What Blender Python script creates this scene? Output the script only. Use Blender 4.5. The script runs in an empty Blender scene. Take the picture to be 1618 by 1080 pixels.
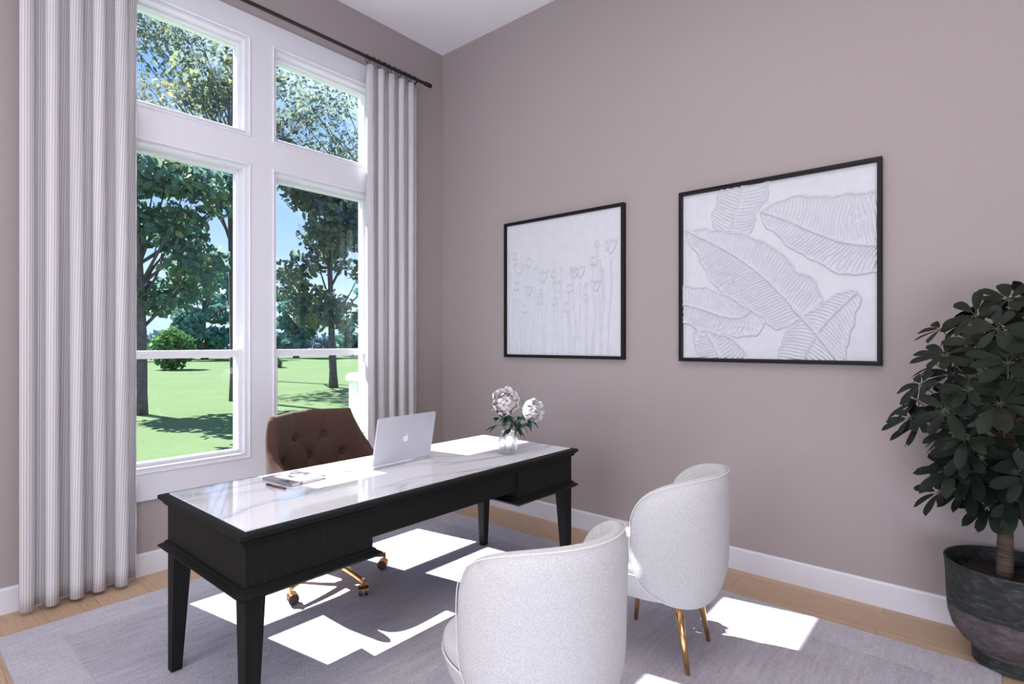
import bpy, bmesh, math, random
import numpy as np
from mathutils import Vector, Matrix
PI = math.pi
S = bpy.context.scene
COL = S.collection
# ------------------------------------------------------------------ camera, world, lights, exposure
cam_d = bpy.data.cameras.new('camera'); cam = bpy.data.objects.new('camera', cam_d); COL.objects.link(cam)
cam_d.sensor_width = 36; cam_d.lens = 19.4276; cam_d.clip_start = .05; cam_d.clip_end = 500
cam.location = (0, 0, 1.40)
cam.rotation_euler = (PI/2, 0, math.radians(40.509) - PI/2)
S.camera = cam
S.view_settings.view_transform = 'Standard'; S.view_settings.look = 'None'
S.view_settings.gamma = 1; S.view_settings.use_curve_mapping = False
S.view_settings.exposure = 0.0

def make_world():
    w = bpy.data.worlds.new('sky'); S.world = w; w.use_nodes = True
    n = w.node_tree.nodes; l = w.node_tree.links; n.clear()
    out = n.new('ShaderNodeOutputWorld'); bg = n.new('ShaderNodeBackground')
    tc = n.new('ShaderNodeTexCoord'); sep = n.new('ShaderNodeSeparateXYZ')
    l.new(tc.outputs['Generated'], sep.inputs[0])
    cr = n.new('ShaderNodeValToRGB'); l.new(sep.outputs['Z'], cr.inputs[0])
    e = cr.color_ramp.elements
    e[0].position = 0.0; e[0].color = (.62, .80, 1, 1)
    e[1].position = .8; e[1].color = (.14, .30, .80, 1)
    e2 = e.new(.28); e2.color = (.27, .49, .98, 1)
    mp = n.new('ShaderNodeMapping'); mp.inputs['Scale'].default_value = (1, 1, 2.2)
    l.new(tc.outputs['Generated'], mp.inputs[0])
    ns = n.new('ShaderNodeTexNoise'); ns.inputs['Scale'].default_value = 3.2; ns.inputs['Detail'].default_value = 6
    l.new(mp.outputs[0], ns.inputs['Vector'])
    cr2 = n.new('ShaderNodeValToRGB'); l.new(ns.outputs[0], cr2.inputs[0])
    cr2.color_ramp.elements[0].position = .46; cr2.color_ramp.elements[1].position = .68
    mx = n.new('ShaderNodeMixRGB'); l.new(cr2.outputs[0], mx.inputs[0]); l.new(cr.outputs[0], mx.inputs[1])
    mx.inputs[2].default_value = (.66, .86, 1.0, 1)
    l.new(mx.outputs[0], bg.inputs[0]); bg.inputs[1].default_value = 1.35
    l.new(bg.outputs[0], out.inputs[0])
make_world()
SUN = Vector((.165, -.975, -1.0)).normalized()
sd = bpy.data.lights.new('sun', 'SUN'); sd.energy = 21; sd.angle = math.radians(.35); sd.color = (1, .965, .92)
so = bpy.data.objects.new('sun', sd); COL.objects.link(so)
so.rotation_euler = SUN.to_track_quat('-Z', 'Y').to_euler(); so.location = (0, 12, 12)
def area(name, loc, target, sx, sy, watts, color):
    d = bpy.data.lights.new(name, 'AREA'); d.shape = 'RECTANGLE'; d.size = sx; d.size_y = sy
    d.energy = watts; d.color = color
    o = bpy.data.objects.new(name, d); COL.objects.link(o); o.location = loc
    o.rotation_euler = (Vector(target) - Vector(loc)).to_track_quat('-Z', 'Y').to_euler()
    return o
area('room_fill', (-2.7, 1.3, 2.2), (3.2, 1.5, 1.5), 2.6, 2.6, 105, (.88, .89, 1))
area('bounce_fill', (-1.0, -1.4, .4), (1.7, 2.0, 4.0), 2.6, 2.2, 155, (.80, .84, 1))
area('ceiling_fill', (.6, .6, 3.9), (.6, .6, 0), 3.0, 2.6, 65, (1, .88, .78))

# ------------------------------------------------------------------ materials
def new_mat(name):
    m = bpy.data.materials.new(name); m.use_nodes = True
    n = m.node_tree.nodes; p = n['Principled BSDF']
    return m, n, m.node_tree.links, p
def mapped(n, l, scale=(1, 1, 1), rot=(0, 0, 0), loc=(0, 0, 0)):
    tc = n.new('ShaderNodeTexCoord'); mp = n.new('ShaderNodeMapping')
    mp.inputs['Scale'].default_value = scale; mp.inputs['Rotation'].default_value = rot; mp.inputs['Location'].default_value = loc
    l.new(tc.outputs['Object'], mp.inputs[0]); return mp.outputs[0]
def noise(n, l, vec, scale, detail=4, rough=.55, dist=0):
    t = n.new('ShaderNodeTexNoise'); t.inputs['Scale'].default_value = scale; t.inputs['Detail'].default_value = detail
    t.inputs['Roughness'].default_value = rough; t.inputs['Distortion'].default_value = dist
    l.new(vec, t.inputs['Vector']); return t.outputs[0]
def ramp(n, l, fac, stops):
    r = n.new('ShaderNodeValToRGB'); e = r.color_ramp.elements
    while len(e) > len(stops): e.remove(e[-1])
    while len(e) < len(stops): e.new(.5)
    for q, (p, c) in zip(e, stops): q.position = p; q.color = (*c, 1)
    l.new(fac, r.inputs[0]); return r.outputs[0]
def mix(n, l, fac, a, b, mode='MIX'):
    x = n.new('ShaderNodeMixRGB'); x.blend_type = mode
    for i, v in ((0, fac), (1, a), (2, b)):
        if hasattr(v, 'links'): l.new(v, x.inputs[i])
        elif i == 0: x.inputs[0].default_value = v
        else: x.inputs[i].default_value = (*v, 1)
    return x.outputs[0]
def bump(n, l, p, h, strength=.2, dist=.01):
    b = n.new('ShaderNodeBump'); b.inputs['Strength'].default_value = strength; b.inputs['Distance'].default_value = dist
    l.new(h, b.inputs['Height']); l.new(b.outputs[0], p.inputs['Normal'])
def simple(name, col, rough=.5, metal=0, var=.12, vscale=6, bs=0, bscale=80, spec=.5, vs=(1, 1, 1)):
    m, n, l, p = new_mat(name)
    v = mapped(n, l, vs)
    c2 = tuple(min(1, c*(1-var)) for c in col); c1 = tuple(min(1, c*(1+var)) for c in col)
    l.new(ramp(n, l, noise(n, l, v, vscale), [(.3, c2), (.7, c1)]), p.inputs['Base Color'])
    p.inputs['Roughness'].default_value = rough; p.inputs['Metallic'].default_value = metal
    p.inputs['Specular IOR Level'].default_value = spec
    if bs: bump(n, l, p, noise(n, l, v, bscale, 3), bs, .004)
    return m
MT = {}
MT['wall'] = simple('taupe_wall_paint', (.36, .316, .313), .75, var=.012, vscale=.6, bs=.05, bscale=250, spec=.25)
MT['ceiling'] = simple('ceiling_paint', (.86, .86, .91), .9, var=.01, spec=.2)
MT['trim'] = simple('white_trim_paint', (.67, .68, .735), .38, var=.01)
MT['sash'] = simple('white_vinyl_sash', (.74, .75, .80), .3, var=.01)
MT['blackmetal'] = simple('black_metal', (.012, .011, .012), .42, var=.2)
MT['blackframe'] = simple('black_picture_frame', (.006, .006, .007), .45, var=.2, spec=.2)
MT['gold'] = simple('brushed_brass', (.80, .47, .20), .22, 1, var=.1, vscale=30, vs=(1, 1, .1))
MT['darkbronze'] = simple('caster_wheel_rubber', (.05, .035, .028), .4, .3, var=.2)
MT['alu'] = simple('laptop_aluminium', (.62, .64, .70), .38, .55, var=.02)
MT['logo'] = simple('white_logo', (.93, .94, .96), .25, var=.0)
MT['keys'] = simple('laptop_keys', (.22, .25, .26), .5, var=.1)
MT['screen'] = simple('laptop_screen_glass', (.01, .01, .012), .08, var=.1)
MT['paper'] = simple('paper_pages', (.85, .84, .82), .8, var=.05, vscale=200, vs=(.1, .1, 4))
MT['pen'] = simple('maroon_pen_body', (.13, .035, .04), .3, var=.1)
MT['pencil'] = simple('pale_pencil', (.62, .50, .42), .5, var=.1)
MT['petal'] = simple('white_peony_petal', (.86, .83, .83), .6, var=.05, vscale=30)
MT['stem'] = simple('green_stem', (.06, .16, .07), .5, var=.2, vscale=40)
MT['peonyleaf'] = simple('dark_peony_leaf', (.008, .045, .028), .42, var=.5, vscale=30)
MT['plantleaf'] = simple('schefflera_leaf', (.009, .015, .009), .55, var=.5, vscale=14, spec=.22)
MT['branch'] = simple('plant_twig', (.10, .10, .06), .7, var=.3)
MT['soil'] = simple('potting_soil', (.022, .016, .013), .95, var=.7, vscale=90, bs=1, bscale=120)
MT['outbark'] = simple('tree_bark', (.10, .085, .09), .9, var=.35, vscale=9, bs=.6, bscale=20)
MT['mortar'] = simple('mortar_joint', (.42, .41, .40), .9, var=.1)
MT['capstone'] = simple('white_cap_stone', (.85, .84, .82), .8, var=.05)
MT['path'] = simple('pale_path', (.30, .32, .34), .9, var=.1)

def m_floor():
    m, n, l, p = new_mat('oak_planks')
    v = mapped(n, l, (1, 1, 1), (0, 0, PI/2), (0, 0, 0))
    tc = n.new('ShaderNodeTexCoord'); sep = n.new('ShaderNodeSeparateXYZ'); l.new(tc.outputs['Object'], sep.inputs[0])
    cmb = n.new('ShaderNodeCombineXYZ'); l.new(sep.outputs['Y'], cmb.inputs[0]); l.new(sep.outputs['X'], cmb.inputs[1])
    ad = n.new('ShaderNodeVectorMath'); ad.operation = 'ADD'; l.new(cmb.outputs[0], ad.inputs[0])
    ad.inputs[1].default_value = (10.3, 10.0565+.0035, 0)
    b = n.new('ShaderNodeTexBrick'); l.new(ad.outputs[0], b.inputs['Vector'])
    b.inputs['Scale'].default_value = 1; b.inputs['Brick Width'].default_value = 1.9; b.inputs['Row Height'].default_value = .2175
    b.inputs['Mortar Size'].default_value = .0015; b.inputs['Mortar Smooth'].default_value = .3; b.offset = .37
    b.inputs['Color1'].default_value = (.64, .45, .31, 1); b.inputs['Color2'].default_value = (.54, .375, .25, 1)
    b.inputs['Mortar'].default_value = (.30, .20, .13, 1); b.inputs['Bias'].default_value = 0
    g = mapped(n, l, (26, 1.3, 1))
    gr = noise(n, l, g, 5, 7, .65, .9)
    c = mix(n, l, .65, b.outputs[0], ramp(n, l, gr, [(.3, (.52, .50, .47)), (.62, (1, 1, 1))]), 'MULTIPLY')
    l.new(c, p.inputs['Base Color']); p.inputs['Roughness'].default_value = .45
    bump(n, l, p, gr, .12, .003)
    return m
MT['floor'] = m_floor()

def m_rug(name, c1, c2, streak):
    m, n, l, p = new_mat(name)
    v = mapped(n, l, (streak, 14, 14)); a = noise(n, l, v, 3.2, 6, .7)
    v2 = mapped(n, l, (1, 1, 1)); f = noise(n, l, v2, 95, 3, .7); big = noise(n, l, v2, 2.0, 3)
    c = ramp(n, l, a, [(.3, c1), (.7, c2)])
    c = mix(n, l, .5, c, ramp(n, l, f, [(.3, (.55, .53, .54)), (.65, (1, 1, 1))]), 'MULTIPLY')
    c = mix(n, l, .5, c, ramp(n, l, big, [(.3, (.66, .61, .64)), (.7, (1, 1, 1))]), 'MULTIPLY')
    l.new(c, p.inputs['Base Color']); p.inputs['Roughness'].default_value = .95; p.inputs['Specular IOR Level'].default_value = .1
    ad = n.new('ShaderNodeMath'); ad.operation = 'ADD'; l.new(f, ad.inputs[0]); l.new(a, ad.inputs[1])
    bump(n, l, p, ad.outputs[0], .7, .006)
    return m
MT['rug'] = m_rug('rug_field_pile', (.46, .455, .52), (.63, .625, .70), 1.6)
MT['rugborder'] = m_rug('rug_border_pile', (.55, .55, .62), (.68, .68, .75), 3.0)
MT['rugbind'] = simple('rug_edge_binding', (.09, .085, .09), .9, var=.2)

def m_black_oak():
    m, n, l, p = new_mat('black_stained_oak')
    v = mapped(n, l, (60, 60, 1.6)); a = noise(n, l, v, 3, 6, .7)
    l.new(ramp(n, l, a, [(.35, (.003, .004, .0035)), (.7, (.011, .012, .011))]), p.inputs['Base Color'])
    p.inputs['Roughness'].default_value = .6; p.inputs['Specular IOR Level'].default_value = .2
    bump(n, l, p, a, .5, .003); return m
MT['desk'] = m_black_oak()

def m_marble():
    m, n, l, p = new_mat('white_veined_marble')
    v = mapped(n, l, (.55, 1.5, 1), (0, 0, .12))
    w = n.new('ShaderNodeTexNoise'); w.inputs['Scale'].default_value = 1.7; w.inputs['Detail'].default_value = 7
    w.inputs['Roughness'].default_value = .62; w.inputs['Distortion'].default_value = .8; l.new(v, w.inputs['Vector'])
    vein = ramp(n, l, w.outputs[0], [(.44, (.93, .94, .96)), (.487, (.78, .81, .87)), (.5, (.52, .57, .66)), (.512, (.80, .83, .88)), (.58, (.94, .94, .96))])
    c = ramp(n, l, noise(n, l, v, 2.4, 4), [(.35, (.94, .95, .98)), (.7, (1, 1, 1))])
    l.new(mix(n, l, 1, vein, c, 'MULTIPLY'), p.inputs['Base Color'])
    p.inputs['Roughness'].default_value = .06; p.inputs['Specular IOR Level'].default_value = .6
    p.inputs['Coat Weight'].default_value = .5; p.inputs['Coat Roughness'].default_value = .03
    return m
MT['marble'] = m_marble()

def m_weave(name, c1, c2, scale, strength, rough=.9):
    m, n, l, p = new_mat(name)
    vo = n.new('ShaderNodeTexVoronoi'); vo.inputs['Scale'].default_value = scale; l.new(mapped(n, l), vo.inputs['Vector'])
    l.new(ramp(n, l, vo.outputs['Distance'], [(.1, c1), (.75, c2)]), p.inputs['Base Color'])
    p.inputs['Roughness'].default_value = rough; p.inputs['Specular IOR Level'].default_value = .2
    p.inputs['Sheen Weight'].default_value = .15
    inv = n.new('ShaderNodeMath'); inv.operation = 'SUBTRACT'; inv.inputs[0].default_value = 1; l.new(vo.outputs['Distance'], inv.inputs[1])
    bump(n, l, p, inv.outputs[0], strength, .003); return m
MT['boucle'] = m_weave('white_woven_upholstery', (.71, .72, .725), (.52, .52, .53), 330, .7)
MT['piping'] = simple('white_piping', (.74, .75, .755), .85, var=.03)
MT['brown'] = m_weave('brown_woven_upholstery', (.105, .052, .040), (.055, .030, .024), 420, .5)
MT['brownseam'] = simple('brown_button', (.06, .03, .02), .7, var=.2)

def m_curtain():
    m, n, l, p = new_mat('striped_curtain_cloth')
    tc = n.new('ShaderNodeUVMap'); sep = n.new('ShaderNodeSeparateXYZ'); l.new(tc.outputs[0], sep.inputs[0])
    def wave(freq, ph):
        a = n.new('ShaderNodeMath'); a.operation = 'MULTIPLY_ADD'; l.new(sep.outputs[0], a.inputs[0]); a.inputs[1].default_value = freq; a.inputs[2].default_value = ph
        b = n.new('ShaderNodeMath'); b.operation = 'SINE'; l.new(a.outputs[0], b.inputs[0])
        c = n.new('ShaderNodeMath'); c.operation = 'MULTIPLY_ADD'; l.new(b.outputs[0], c.inputs[0]); c.inputs[1].default_value = .5; c.inputs[2].default_value = .5
        return c.outputs[0]
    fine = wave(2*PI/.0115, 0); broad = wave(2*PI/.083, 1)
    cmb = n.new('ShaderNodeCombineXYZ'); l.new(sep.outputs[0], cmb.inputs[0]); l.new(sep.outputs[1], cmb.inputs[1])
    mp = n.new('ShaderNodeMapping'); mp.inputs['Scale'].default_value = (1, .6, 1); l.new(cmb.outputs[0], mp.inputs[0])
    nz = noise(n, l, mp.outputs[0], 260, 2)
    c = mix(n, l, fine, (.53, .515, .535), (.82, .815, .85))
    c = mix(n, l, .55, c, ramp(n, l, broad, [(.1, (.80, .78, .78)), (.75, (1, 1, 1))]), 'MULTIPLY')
    c = mix(n, l, .35, c, ramp(n, l, nz, [(.35, (.72, .70, .70)), (.6, (1, 1, 1))]), 'MULTIPLY')
    l.new(c, p.inputs['Base Color']); p.inputs['Roughness'].default_value = .9; p.inputs['Specular IOR Level'].default_value = .15
    bump(n, l, p, fine, .35, .003)
    tr = n.new('ShaderNodeBsdfTranslucent'); l.new(c, tr.inputs[0])
    ms = n.new('ShaderNodeMixShader'); ms.inputs[0].default_value = .10
    l.new(p.outputs[0], ms.inputs[1]); l.new(tr.outputs[0], ms.inputs[2])
    l.new(ms.outputs[0], n['Material Output'].inputs[0]); return m
MT['curtain'] = m_curtain()

def m_pane():
    m = bpy.data.materials.new('window_glass'); m.use_nodes = True; n = m.node_tree.nodes; l = m.node_tree.links; n.clear()
    o = n.new('ShaderNodeOutputMaterial'); t = n.new('ShaderNodeBsdfTransparent'); t.inputs[0].default_value = (.97, .985, .985, 1)
    g = n.new('ShaderNodeBsdfGlossy'); g.inputs['Roughness'].default_value = .01; lw = n.new('ShaderNodeLayerWeight'); lw.inputs[0].default_value = .5
    pw = n.new('ShaderNodeMath'); pw.operation = 'POWER'; l.new(lw.outputs['Facing'], pw.inputs[0]); pw.inputs[1].default_value = 4
    f = n.new('ShaderNodeMath'); f.operation = 'MULTIPLY_ADD'; l.new(pw.outputs[0], f.inputs[0]); f.inputs[1].default_value = .6; f.inputs[2].default_value = .02; f.use_clamp = True
    x = n.new('ShaderNodeMixShader'); l.new(f.outputs[0], x.inputs[0]); l.new(t.outputs[0], x.inputs[1]); l.new(g.outputs[0], x.inputs[2]); l.new(x.outputs[0], o.inputs[0])
    return m
MT['pane'] = m_pane()
def m_vase():
    m, n, l, p = new_mat('clear_ribbed_glass')
    p.inputs['Transmission Weight'].default_value = 1; p.inputs['Roughness'].default_value = .02; p.inputs['IOR'].default_value = 1.4
    l.new(ramp(n, l, noise(n, l, mapped(n, l), 5), [(0, (.96, .97, 1)), (1, (1, 1, 1))]), p.inputs['Base Color'])
    t = n.new('ShaderNodeBsdfTransparent'); x = n.new('ShaderNodeMixShader'); x.inputs[0].default_value = .45
    l.new(p.outputs[0], x.inputs[1]); l.new(t.outputs[0], x.inputs[2]); l.new(x.outputs[0], n['Material Output'].inputs[0])
    return m
MT['vase'] = m_vase()
MT['plaster'] = simple('white_relief_plaster', (.60, .615, .665), .75, var=.03, vscale=20, bs=.55, bscale=170, spec=.3)

def m_lawn():
    m, n, l, p = new_mat('mown_lawn')
    v = mapped(n, l); a = noise(n, l, v, .35, 5); b = noise(n, l, v, 9, 4, .7)
    c = ramp(n, l, a, [(.3, (.105, .160, .075)), (.7, (.125, .182, .090))])
    c = mix(n, l, .35, c, ramp(n, l, b, [(.3, (.6, .65, .55)), (.65, (1, 1, 1))]), 'MULTIPLY')
    l.new(c, p.inputs['Base Color']); p.inputs['Roughness'].default_value = 1; p.inputs['Specular IOR Level'].default_value = .05
    return m
MT['lawn'] = m_lawn()
def m_leaf(name, dark, mid, light, tl=.3):
    m, n, l, p = new_mat(name)
    g = n.new('ShaderNodeObjectInfo'); v = mapped(n, l); a = noise(n, l, v, 1.7, 4, .75)
    c = ramp(n, l, a, [(.32, dark), (.52, mid), (.68, light)])
    l.new(c, p.inputs['Base Color']); p.inputs['Roughness'].default_value = .6; p.inputs['Specular IOR Level'].default_value = .25
    tr = n.new('ShaderNodeBsdfTranslucent'); l.new(c, tr.inputs[0]); ms = n.new('ShaderNodeMixShader'); ms.inputs[0].default_value = tl
    l.new(p.outputs[0], ms.inputs[1]); l.new(tr.outputs[0], ms.inputs[2]); l.new(ms.outputs[0], n['Material Output'].inputs[0])
    return m
MT['leafdark'] = m_leaf('dark_tree_leaf', (.07, .145, .18), (.13, .245, .18), (.30, .34, .14), .55)  # blue haze and bluish shade tones are mixed into these leaf colours
MT['leafmid'] = m_leaf('olive_tree_leaf', (.065, .11, .19), (.15, .21, .16), (.36, .36, .12), .55)  # bluish dark stop paints haze into the leaf colour
MT['leaffar'] = m_leaf('distant_tree_leaf', (.09, .19, .23), (.10, .26, .21), (.15, .32, .18), .3)  # teal cast is distance haze put into the leaf colour
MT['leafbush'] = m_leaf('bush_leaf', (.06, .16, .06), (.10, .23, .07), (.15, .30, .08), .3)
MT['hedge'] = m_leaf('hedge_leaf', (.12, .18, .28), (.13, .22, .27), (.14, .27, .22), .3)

def m_stone():
    m, n, l, p = new_mat('whitewashed_stone_blocks')
    tc = n.new('ShaderNodeTexCoord'); sep = n.new('ShaderNodeSeparateXYZ'); l.new(tc.outputs['Object'], sep.inputs[0])
    sm = n.new('ShaderNodeMath'); l.new(sep.outputs[0], sm.inputs[0]); l.new(sep.outputs[1], sm.inputs[1])
    cmb = n.new('ShaderNodeCombineXYZ'); l.new(sm.outputs[0], cmb.inputs[0]); l.new(sep.outputs[2], cmb.inputs[1])
    b = n.new('ShaderNodeTexBrick'); l.new(cmb.outputs[0], b.inputs[0]); b.inputs['Scale'].default_value = 1
    b.inputs['Brick Width'].default_value = .30; b.inputs['Row Height'].default_value = .15; b.inputs['Mortar Size'].default_value = .006
    b.inputs['Color1'].default_value = (.85, .84, .81, 1); b.inputs['Color2'].default_value = (.75, .74, .72, 1); b.inputs['Mortar'].default_value = (.45, .44, .43, 1)
    l.new(b.outputs[0], p.inputs['Base Color']); p.inputs['Roughness'].default_value = .9
    bump(n, l, p, noise(n, l, mapped(n, l), 30, 5), .6, .02); return m
MT['stone'] = m_stone()
def m_pot():
    m, n, l, p = new_mat('weathered_pot_glaze')
    v = mapped(n, l); sep = n.new('ShaderNodeSeparateXYZ'); l.new(v, sep.inputs[0])
    wob = noise(n, l, mapped(n, l, (1, 1, .4)), 5, 3)
    a = n.new('ShaderNodeMath'); a.operation = 'MULTIPLY_ADD'; l.new(wob, a.inputs[0]); a.inputs[1].default_value = .06; l.new(sep.outputs[2], a.inputs[2])
    band = ramp(n, l, a.outputs[0], [(.085, (0, 0, 0)), (.089, (1, 1, 1)), (.258, (1, 1, 1)), (.264, (0, 0, 0))])
    g = noise(n, l, mapped(n, l, (1, 1, 2.5)), 16, 7, .72, .6); g2 = noise(n, l, mapped(n, l, (2, 2, .6)), 9, 5, .7)
    dark = ramp(n, l, g, [(.35, (.006, .009, .010)), (.52, (.018, .024, .025)), (.7, (.075, .082, .082))])
    pale = ramp(n, l, g, [(.3, (.035, .03, .034)), (.5, (.095, .078, .086)), (.7, (.17, .14, .15))])
    c = mix(n, l, band, dark, pale)
    c = mix(n, l, .5, c, ramp(n, l, g2, [(.3, (.45, .45, .45)), (.6, (1, 1, 1))]), 'MULTIPLY')
    l.new(c, p.inputs['Base Color']); p.inputs['Roughness'].default_value = .7; bump(n, l, p, g, .4, .006); return m
MT['pot'] = m_pot()
def m_bark():
    m, n, l, p = new_mat('ringed_plant_bark')
    g = noise(n, l, mapped(n, l, (3, 3, 40)), 3, 5, .7)
    l.new(ramp(n, l, g, [(.35, (.045, .032, .024)), (.65, (.15, .11, .08))]), p.inputs['Base Color']); p.inputs['Roughness'].default_value = .85
    bump(n, l, p, g, .8, .01); return m
MT['bark'] = m_bark()
def m_cover():
    m, n, l, p = new_mat('abstract_notebook_cover')
    v = mapped(n, l, (9, 6, 1)); a = noise(n, l, v, 1.6, 5, .6, 1.4); b = noise(n, l, v, 1.1, 4, .6, .5)
    c = ramp(n, l, a, [(.38, (.03, .02, .03)), (.46, (.12, .11, .14)), (.52, (.40, .38, .42)), (.6, (.30, .12, .13)), (.7, (.45, .42, .45))])
    l.new(mix(n, l, ramp(n, l, b, [(.45, (0, 0, 0)), (.6, (1, 1, 1))]), c, (.36, .35, .40)), p.inputs['Base Color']); p.inputs['Roughness'].default_value = .35; return m
MT['cover'] = m_cover()

# ------------------------------------------------------------------ geometry helpers
def tag(o, label=None, cat=None, group=None, kind=None):
    if label: o['label'] = label
    if cat: o['category'] = cat
    if group: o['group'] = group
    if kind: o['kind'] = kind
    return o
def empty(name, loc, rz=0):
    o = bpy.data.objects.new(name, None); COL.objects.link(o); o.location = loc; o.rotation_euler = (0, 0, rz)
    o.empty_display_size = .1; return o
class MB:
    def __init__(s): s.v = []; s.f = []; s.uv = None
    def add(s, vs, fs):
        b = len(s.v); s.v += [tuple(map(float, p)) for p in vs]; s.f += [tuple(int(i)+b for i in q) for q in fs]; return s
    def box(s, x0, x1, y0, y1, z0, z1):
        return s.add([(x0,y0,z0),(x1,y0,z0),(x1,y1,z0),(x0,y1,z0),(x0,y0,z1),(x1,y0,z1),(x1,y1,z1),(x0,y1,z1)],
                     [(0,3,2,1),(4,5,6,7),(0,1,5,4),(1,2,6,5),(2,3,7,6),(3,0,4,7)])
    def loft(s, rings, closed=True, cap=True):
        k = len(rings[0]); vs = [p for r in rings for p in r]; fs = []
        for i in range(len(rings)-1):
            for j in range(k if closed else k-1):
                a = i*k+j; b = i*k+(j+1) % k; fs.append((a, b, b+k, a+k))
        if cap: fs.append(tuple(range(k-1, -1, -1))); fs.append(tuple((len(rings)-1)*k+j for j in range(k)))
        return s.add(vs, fs)
    def tube(s, pts, rad, n=10, cap=True, closed=False):
        pts = [Vector(p) for p in pts]; N = len(pts); rings = []; up = None
        if not hasattr(rad, '__len__'): rad = [rad]*N
        for i, p in enumerate(pts):
            if closed: d = (pts[(i+1) % N]-pts[i-1]).normalized()
            else: d = (pts[min(i+1, N-1)]-pts[max(i-1, 0)]).normalized()
            if up is None:
                up = Vector((0, 0, 1)) if abs(d.z) < .9 else Vector((1, 0, 0))
            a = d.cross(up).normalized(); up = a.cross(d).normalized()
            rings.append([p + (a*math.cos(2*PI*j/n)+up*math.sin(2*PI*j/n))*rad[i] for j in range(n)])
        if closed: rings.append(rings[0]); cap = False
        return s.loft(rings, True, cap)
    def lathe(s, prof, n=32, c=(0, 0), cap=True, ribs=0, ramp_=0):
        rings = []
        for r, z in prof:
            rings.append([(c[0]+(r*(1+ramp_*math.cos(ribs*2*PI*j/n)))*math.cos(2*PI*j/n), c[1]+(r*(1+ramp_*math.cos(ribs*2*PI*j/n)))*math.sin(2*PI*j/n), z) for j in range(n)])
        return s.loft(rings, True, cap)
    def rect_sweep(s, x0, x1, z0, z1, prof, dz0=None):
        # prof: list of (inset, y); one ring of four corners per entry
        vs = []; fs = []
        for d, y in prof: vs += [(x0+d, y, z0+d), (x1-d, y, z0+d), (x1-d, y, z1-d), (x0+d, y, z1-d)]
        k = len(prof)
        for i in range(k):
            a = i*4; b = ((i+1) % k)*4
            for j in range(4): q = (j+1) % 4; fs.append((a+j, a+q, b+q, b+j))
        return s.add(vs, fs)
    def hsweep(s, x0, x1, y0, y1, prof):
        # moulding around a horizontal rectangle, prof: (outset, z), closed ring
        vs = []; fs = []; k = len(prof)
        for d, z in prof: vs += [(x0-d, y0-d, z), (x1+d, y0-d, z), (x1+d, y1+d, z), (x0-d, y1+d, z)]
        for i in range(k-1):
            a = i*4; b = (i+1)*4
            for j in range(4): q = (j+1) % 4; fs.append((a+j, a+q, b+q, b+j))
        fs.append((3, 2, 1, 0)); a = (k-1)*4; fs.append((a, a+1, a+2, a+3))
        return s.add(vs, fs)
    def build(s, name, mat, parent=None, smooth=False, bevel=0, loc=None, fixn=True):
        me = bpy.data.meshes.new(name); me.from_pydata(s.v, [], s.f); me.update()
        if fixn:
            bm = bmesh.new(); bm.from_mesh(me); bmesh.ops.recalc_face_normals(bm, faces=bm.faces); bm.to_mesh(me); bm.free()
        if s.uv is not None:
            uvl = me.uv_layers.new(name='UVMap')
            for lp in me.loops: uvl.data[lp.index].uv = s.uv[lp.vertex_index]
        me.materials.append(MT[mat] if isinstance(mat, str) else mat)
        if smooth:
            for q in me.polygons: q.use_smooth = True
        o = bpy.data.objects.new(name, me); COL.objects.link(o)
        if parent: o.parent = parent
        if loc: o.location = loc
        if bevel:
            b = o.modifiers.new('bevel', 'BEVEL'); b.width = bevel; b.segments = 3; b.limit_method = 'ANGLE'; b.angle_limit = .6
            if smooth is None: pass
        return o
def soft(o, ang=.6):
    for q in o.data.polygons: q.use_smooth = True
    for e in o.data.edges: pass
    m = o.data
    bm = bmesh.new(); bm.from_mesh(m)
    for e in bm.edges:
        if len(e.link_faces) == 2 and e.calc_face_angle(0) > ang: e.smooth = False
    bm.to_mesh(m); bm.free(); return o
def copy_tree(o, parent=None):
    c = o.copy(); COL.objects.link(c)
    if parent: c.parent = parent
    for ch in [x for x in bpy.data.objects if x.parent == o]: copy_tree(ch, c)
    return c
def struct(name, mb, mat, **k):
    return tag(mb.build(name, mat, **k), kind='structure')

# ------------------------------------------------------------------ room shell
WX, WY, CZ = 3.50, 3.844, 4.07
RX, RY = -3.4, -3.2
struct('floor', MB().box(RX-.15, WX+.15, RY-.15, WY+.16, -.12, 0), 'floor')
struct('ceiling', MB().box(RX-.15, WX+.15, RY-.15, WY+.16, CZ, CZ+.15), 'ceiling')
struct('wall_right', MB().box(WX, WX+.15, RY, WY, 0, CZ), 'wall')
HX0, HX1, HZ0, HZ1 = .80, 2.80, .52, 3.58
w = MB()
w.box(RX, HX0, WY, WY+.16, 0, CZ).box(HX1, WX+.15, WY, WY+.16, 0, CZ).box(HX0, HX1, WY, WY+.16, 0, HZ0).box(HX0, HX1, WY, WY+.16, HZ1, CZ)
struct('wall_front', w, 'wall')
struct('wall_left', MB().box(RX-.15, RX, RY, WY, 0, CZ), 'wall')
struct('wall_back', MB().box(RX, WX, RY-.15, RY, 0, CZ), 'wall')
def baseboard_prof(t, h): return [(0, 0), (t, 0), (t, h-.012), (t-.004, h-.003), (t-.007, h), (0, h)]
b = MB()
b.loft([[(x, WY-a, z) for a, z in baseboard_prof(.016, .134)] for x in (RX, WX)])
struct('baseboard_front', b, 'trim')
b = MB(); b.loft([[(WX-a, y, z) for a, z in baseboard_prof(.016, .134)] for y in (RY, WY-.016)])
struct('baseboard_right', b, 'trim')
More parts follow.
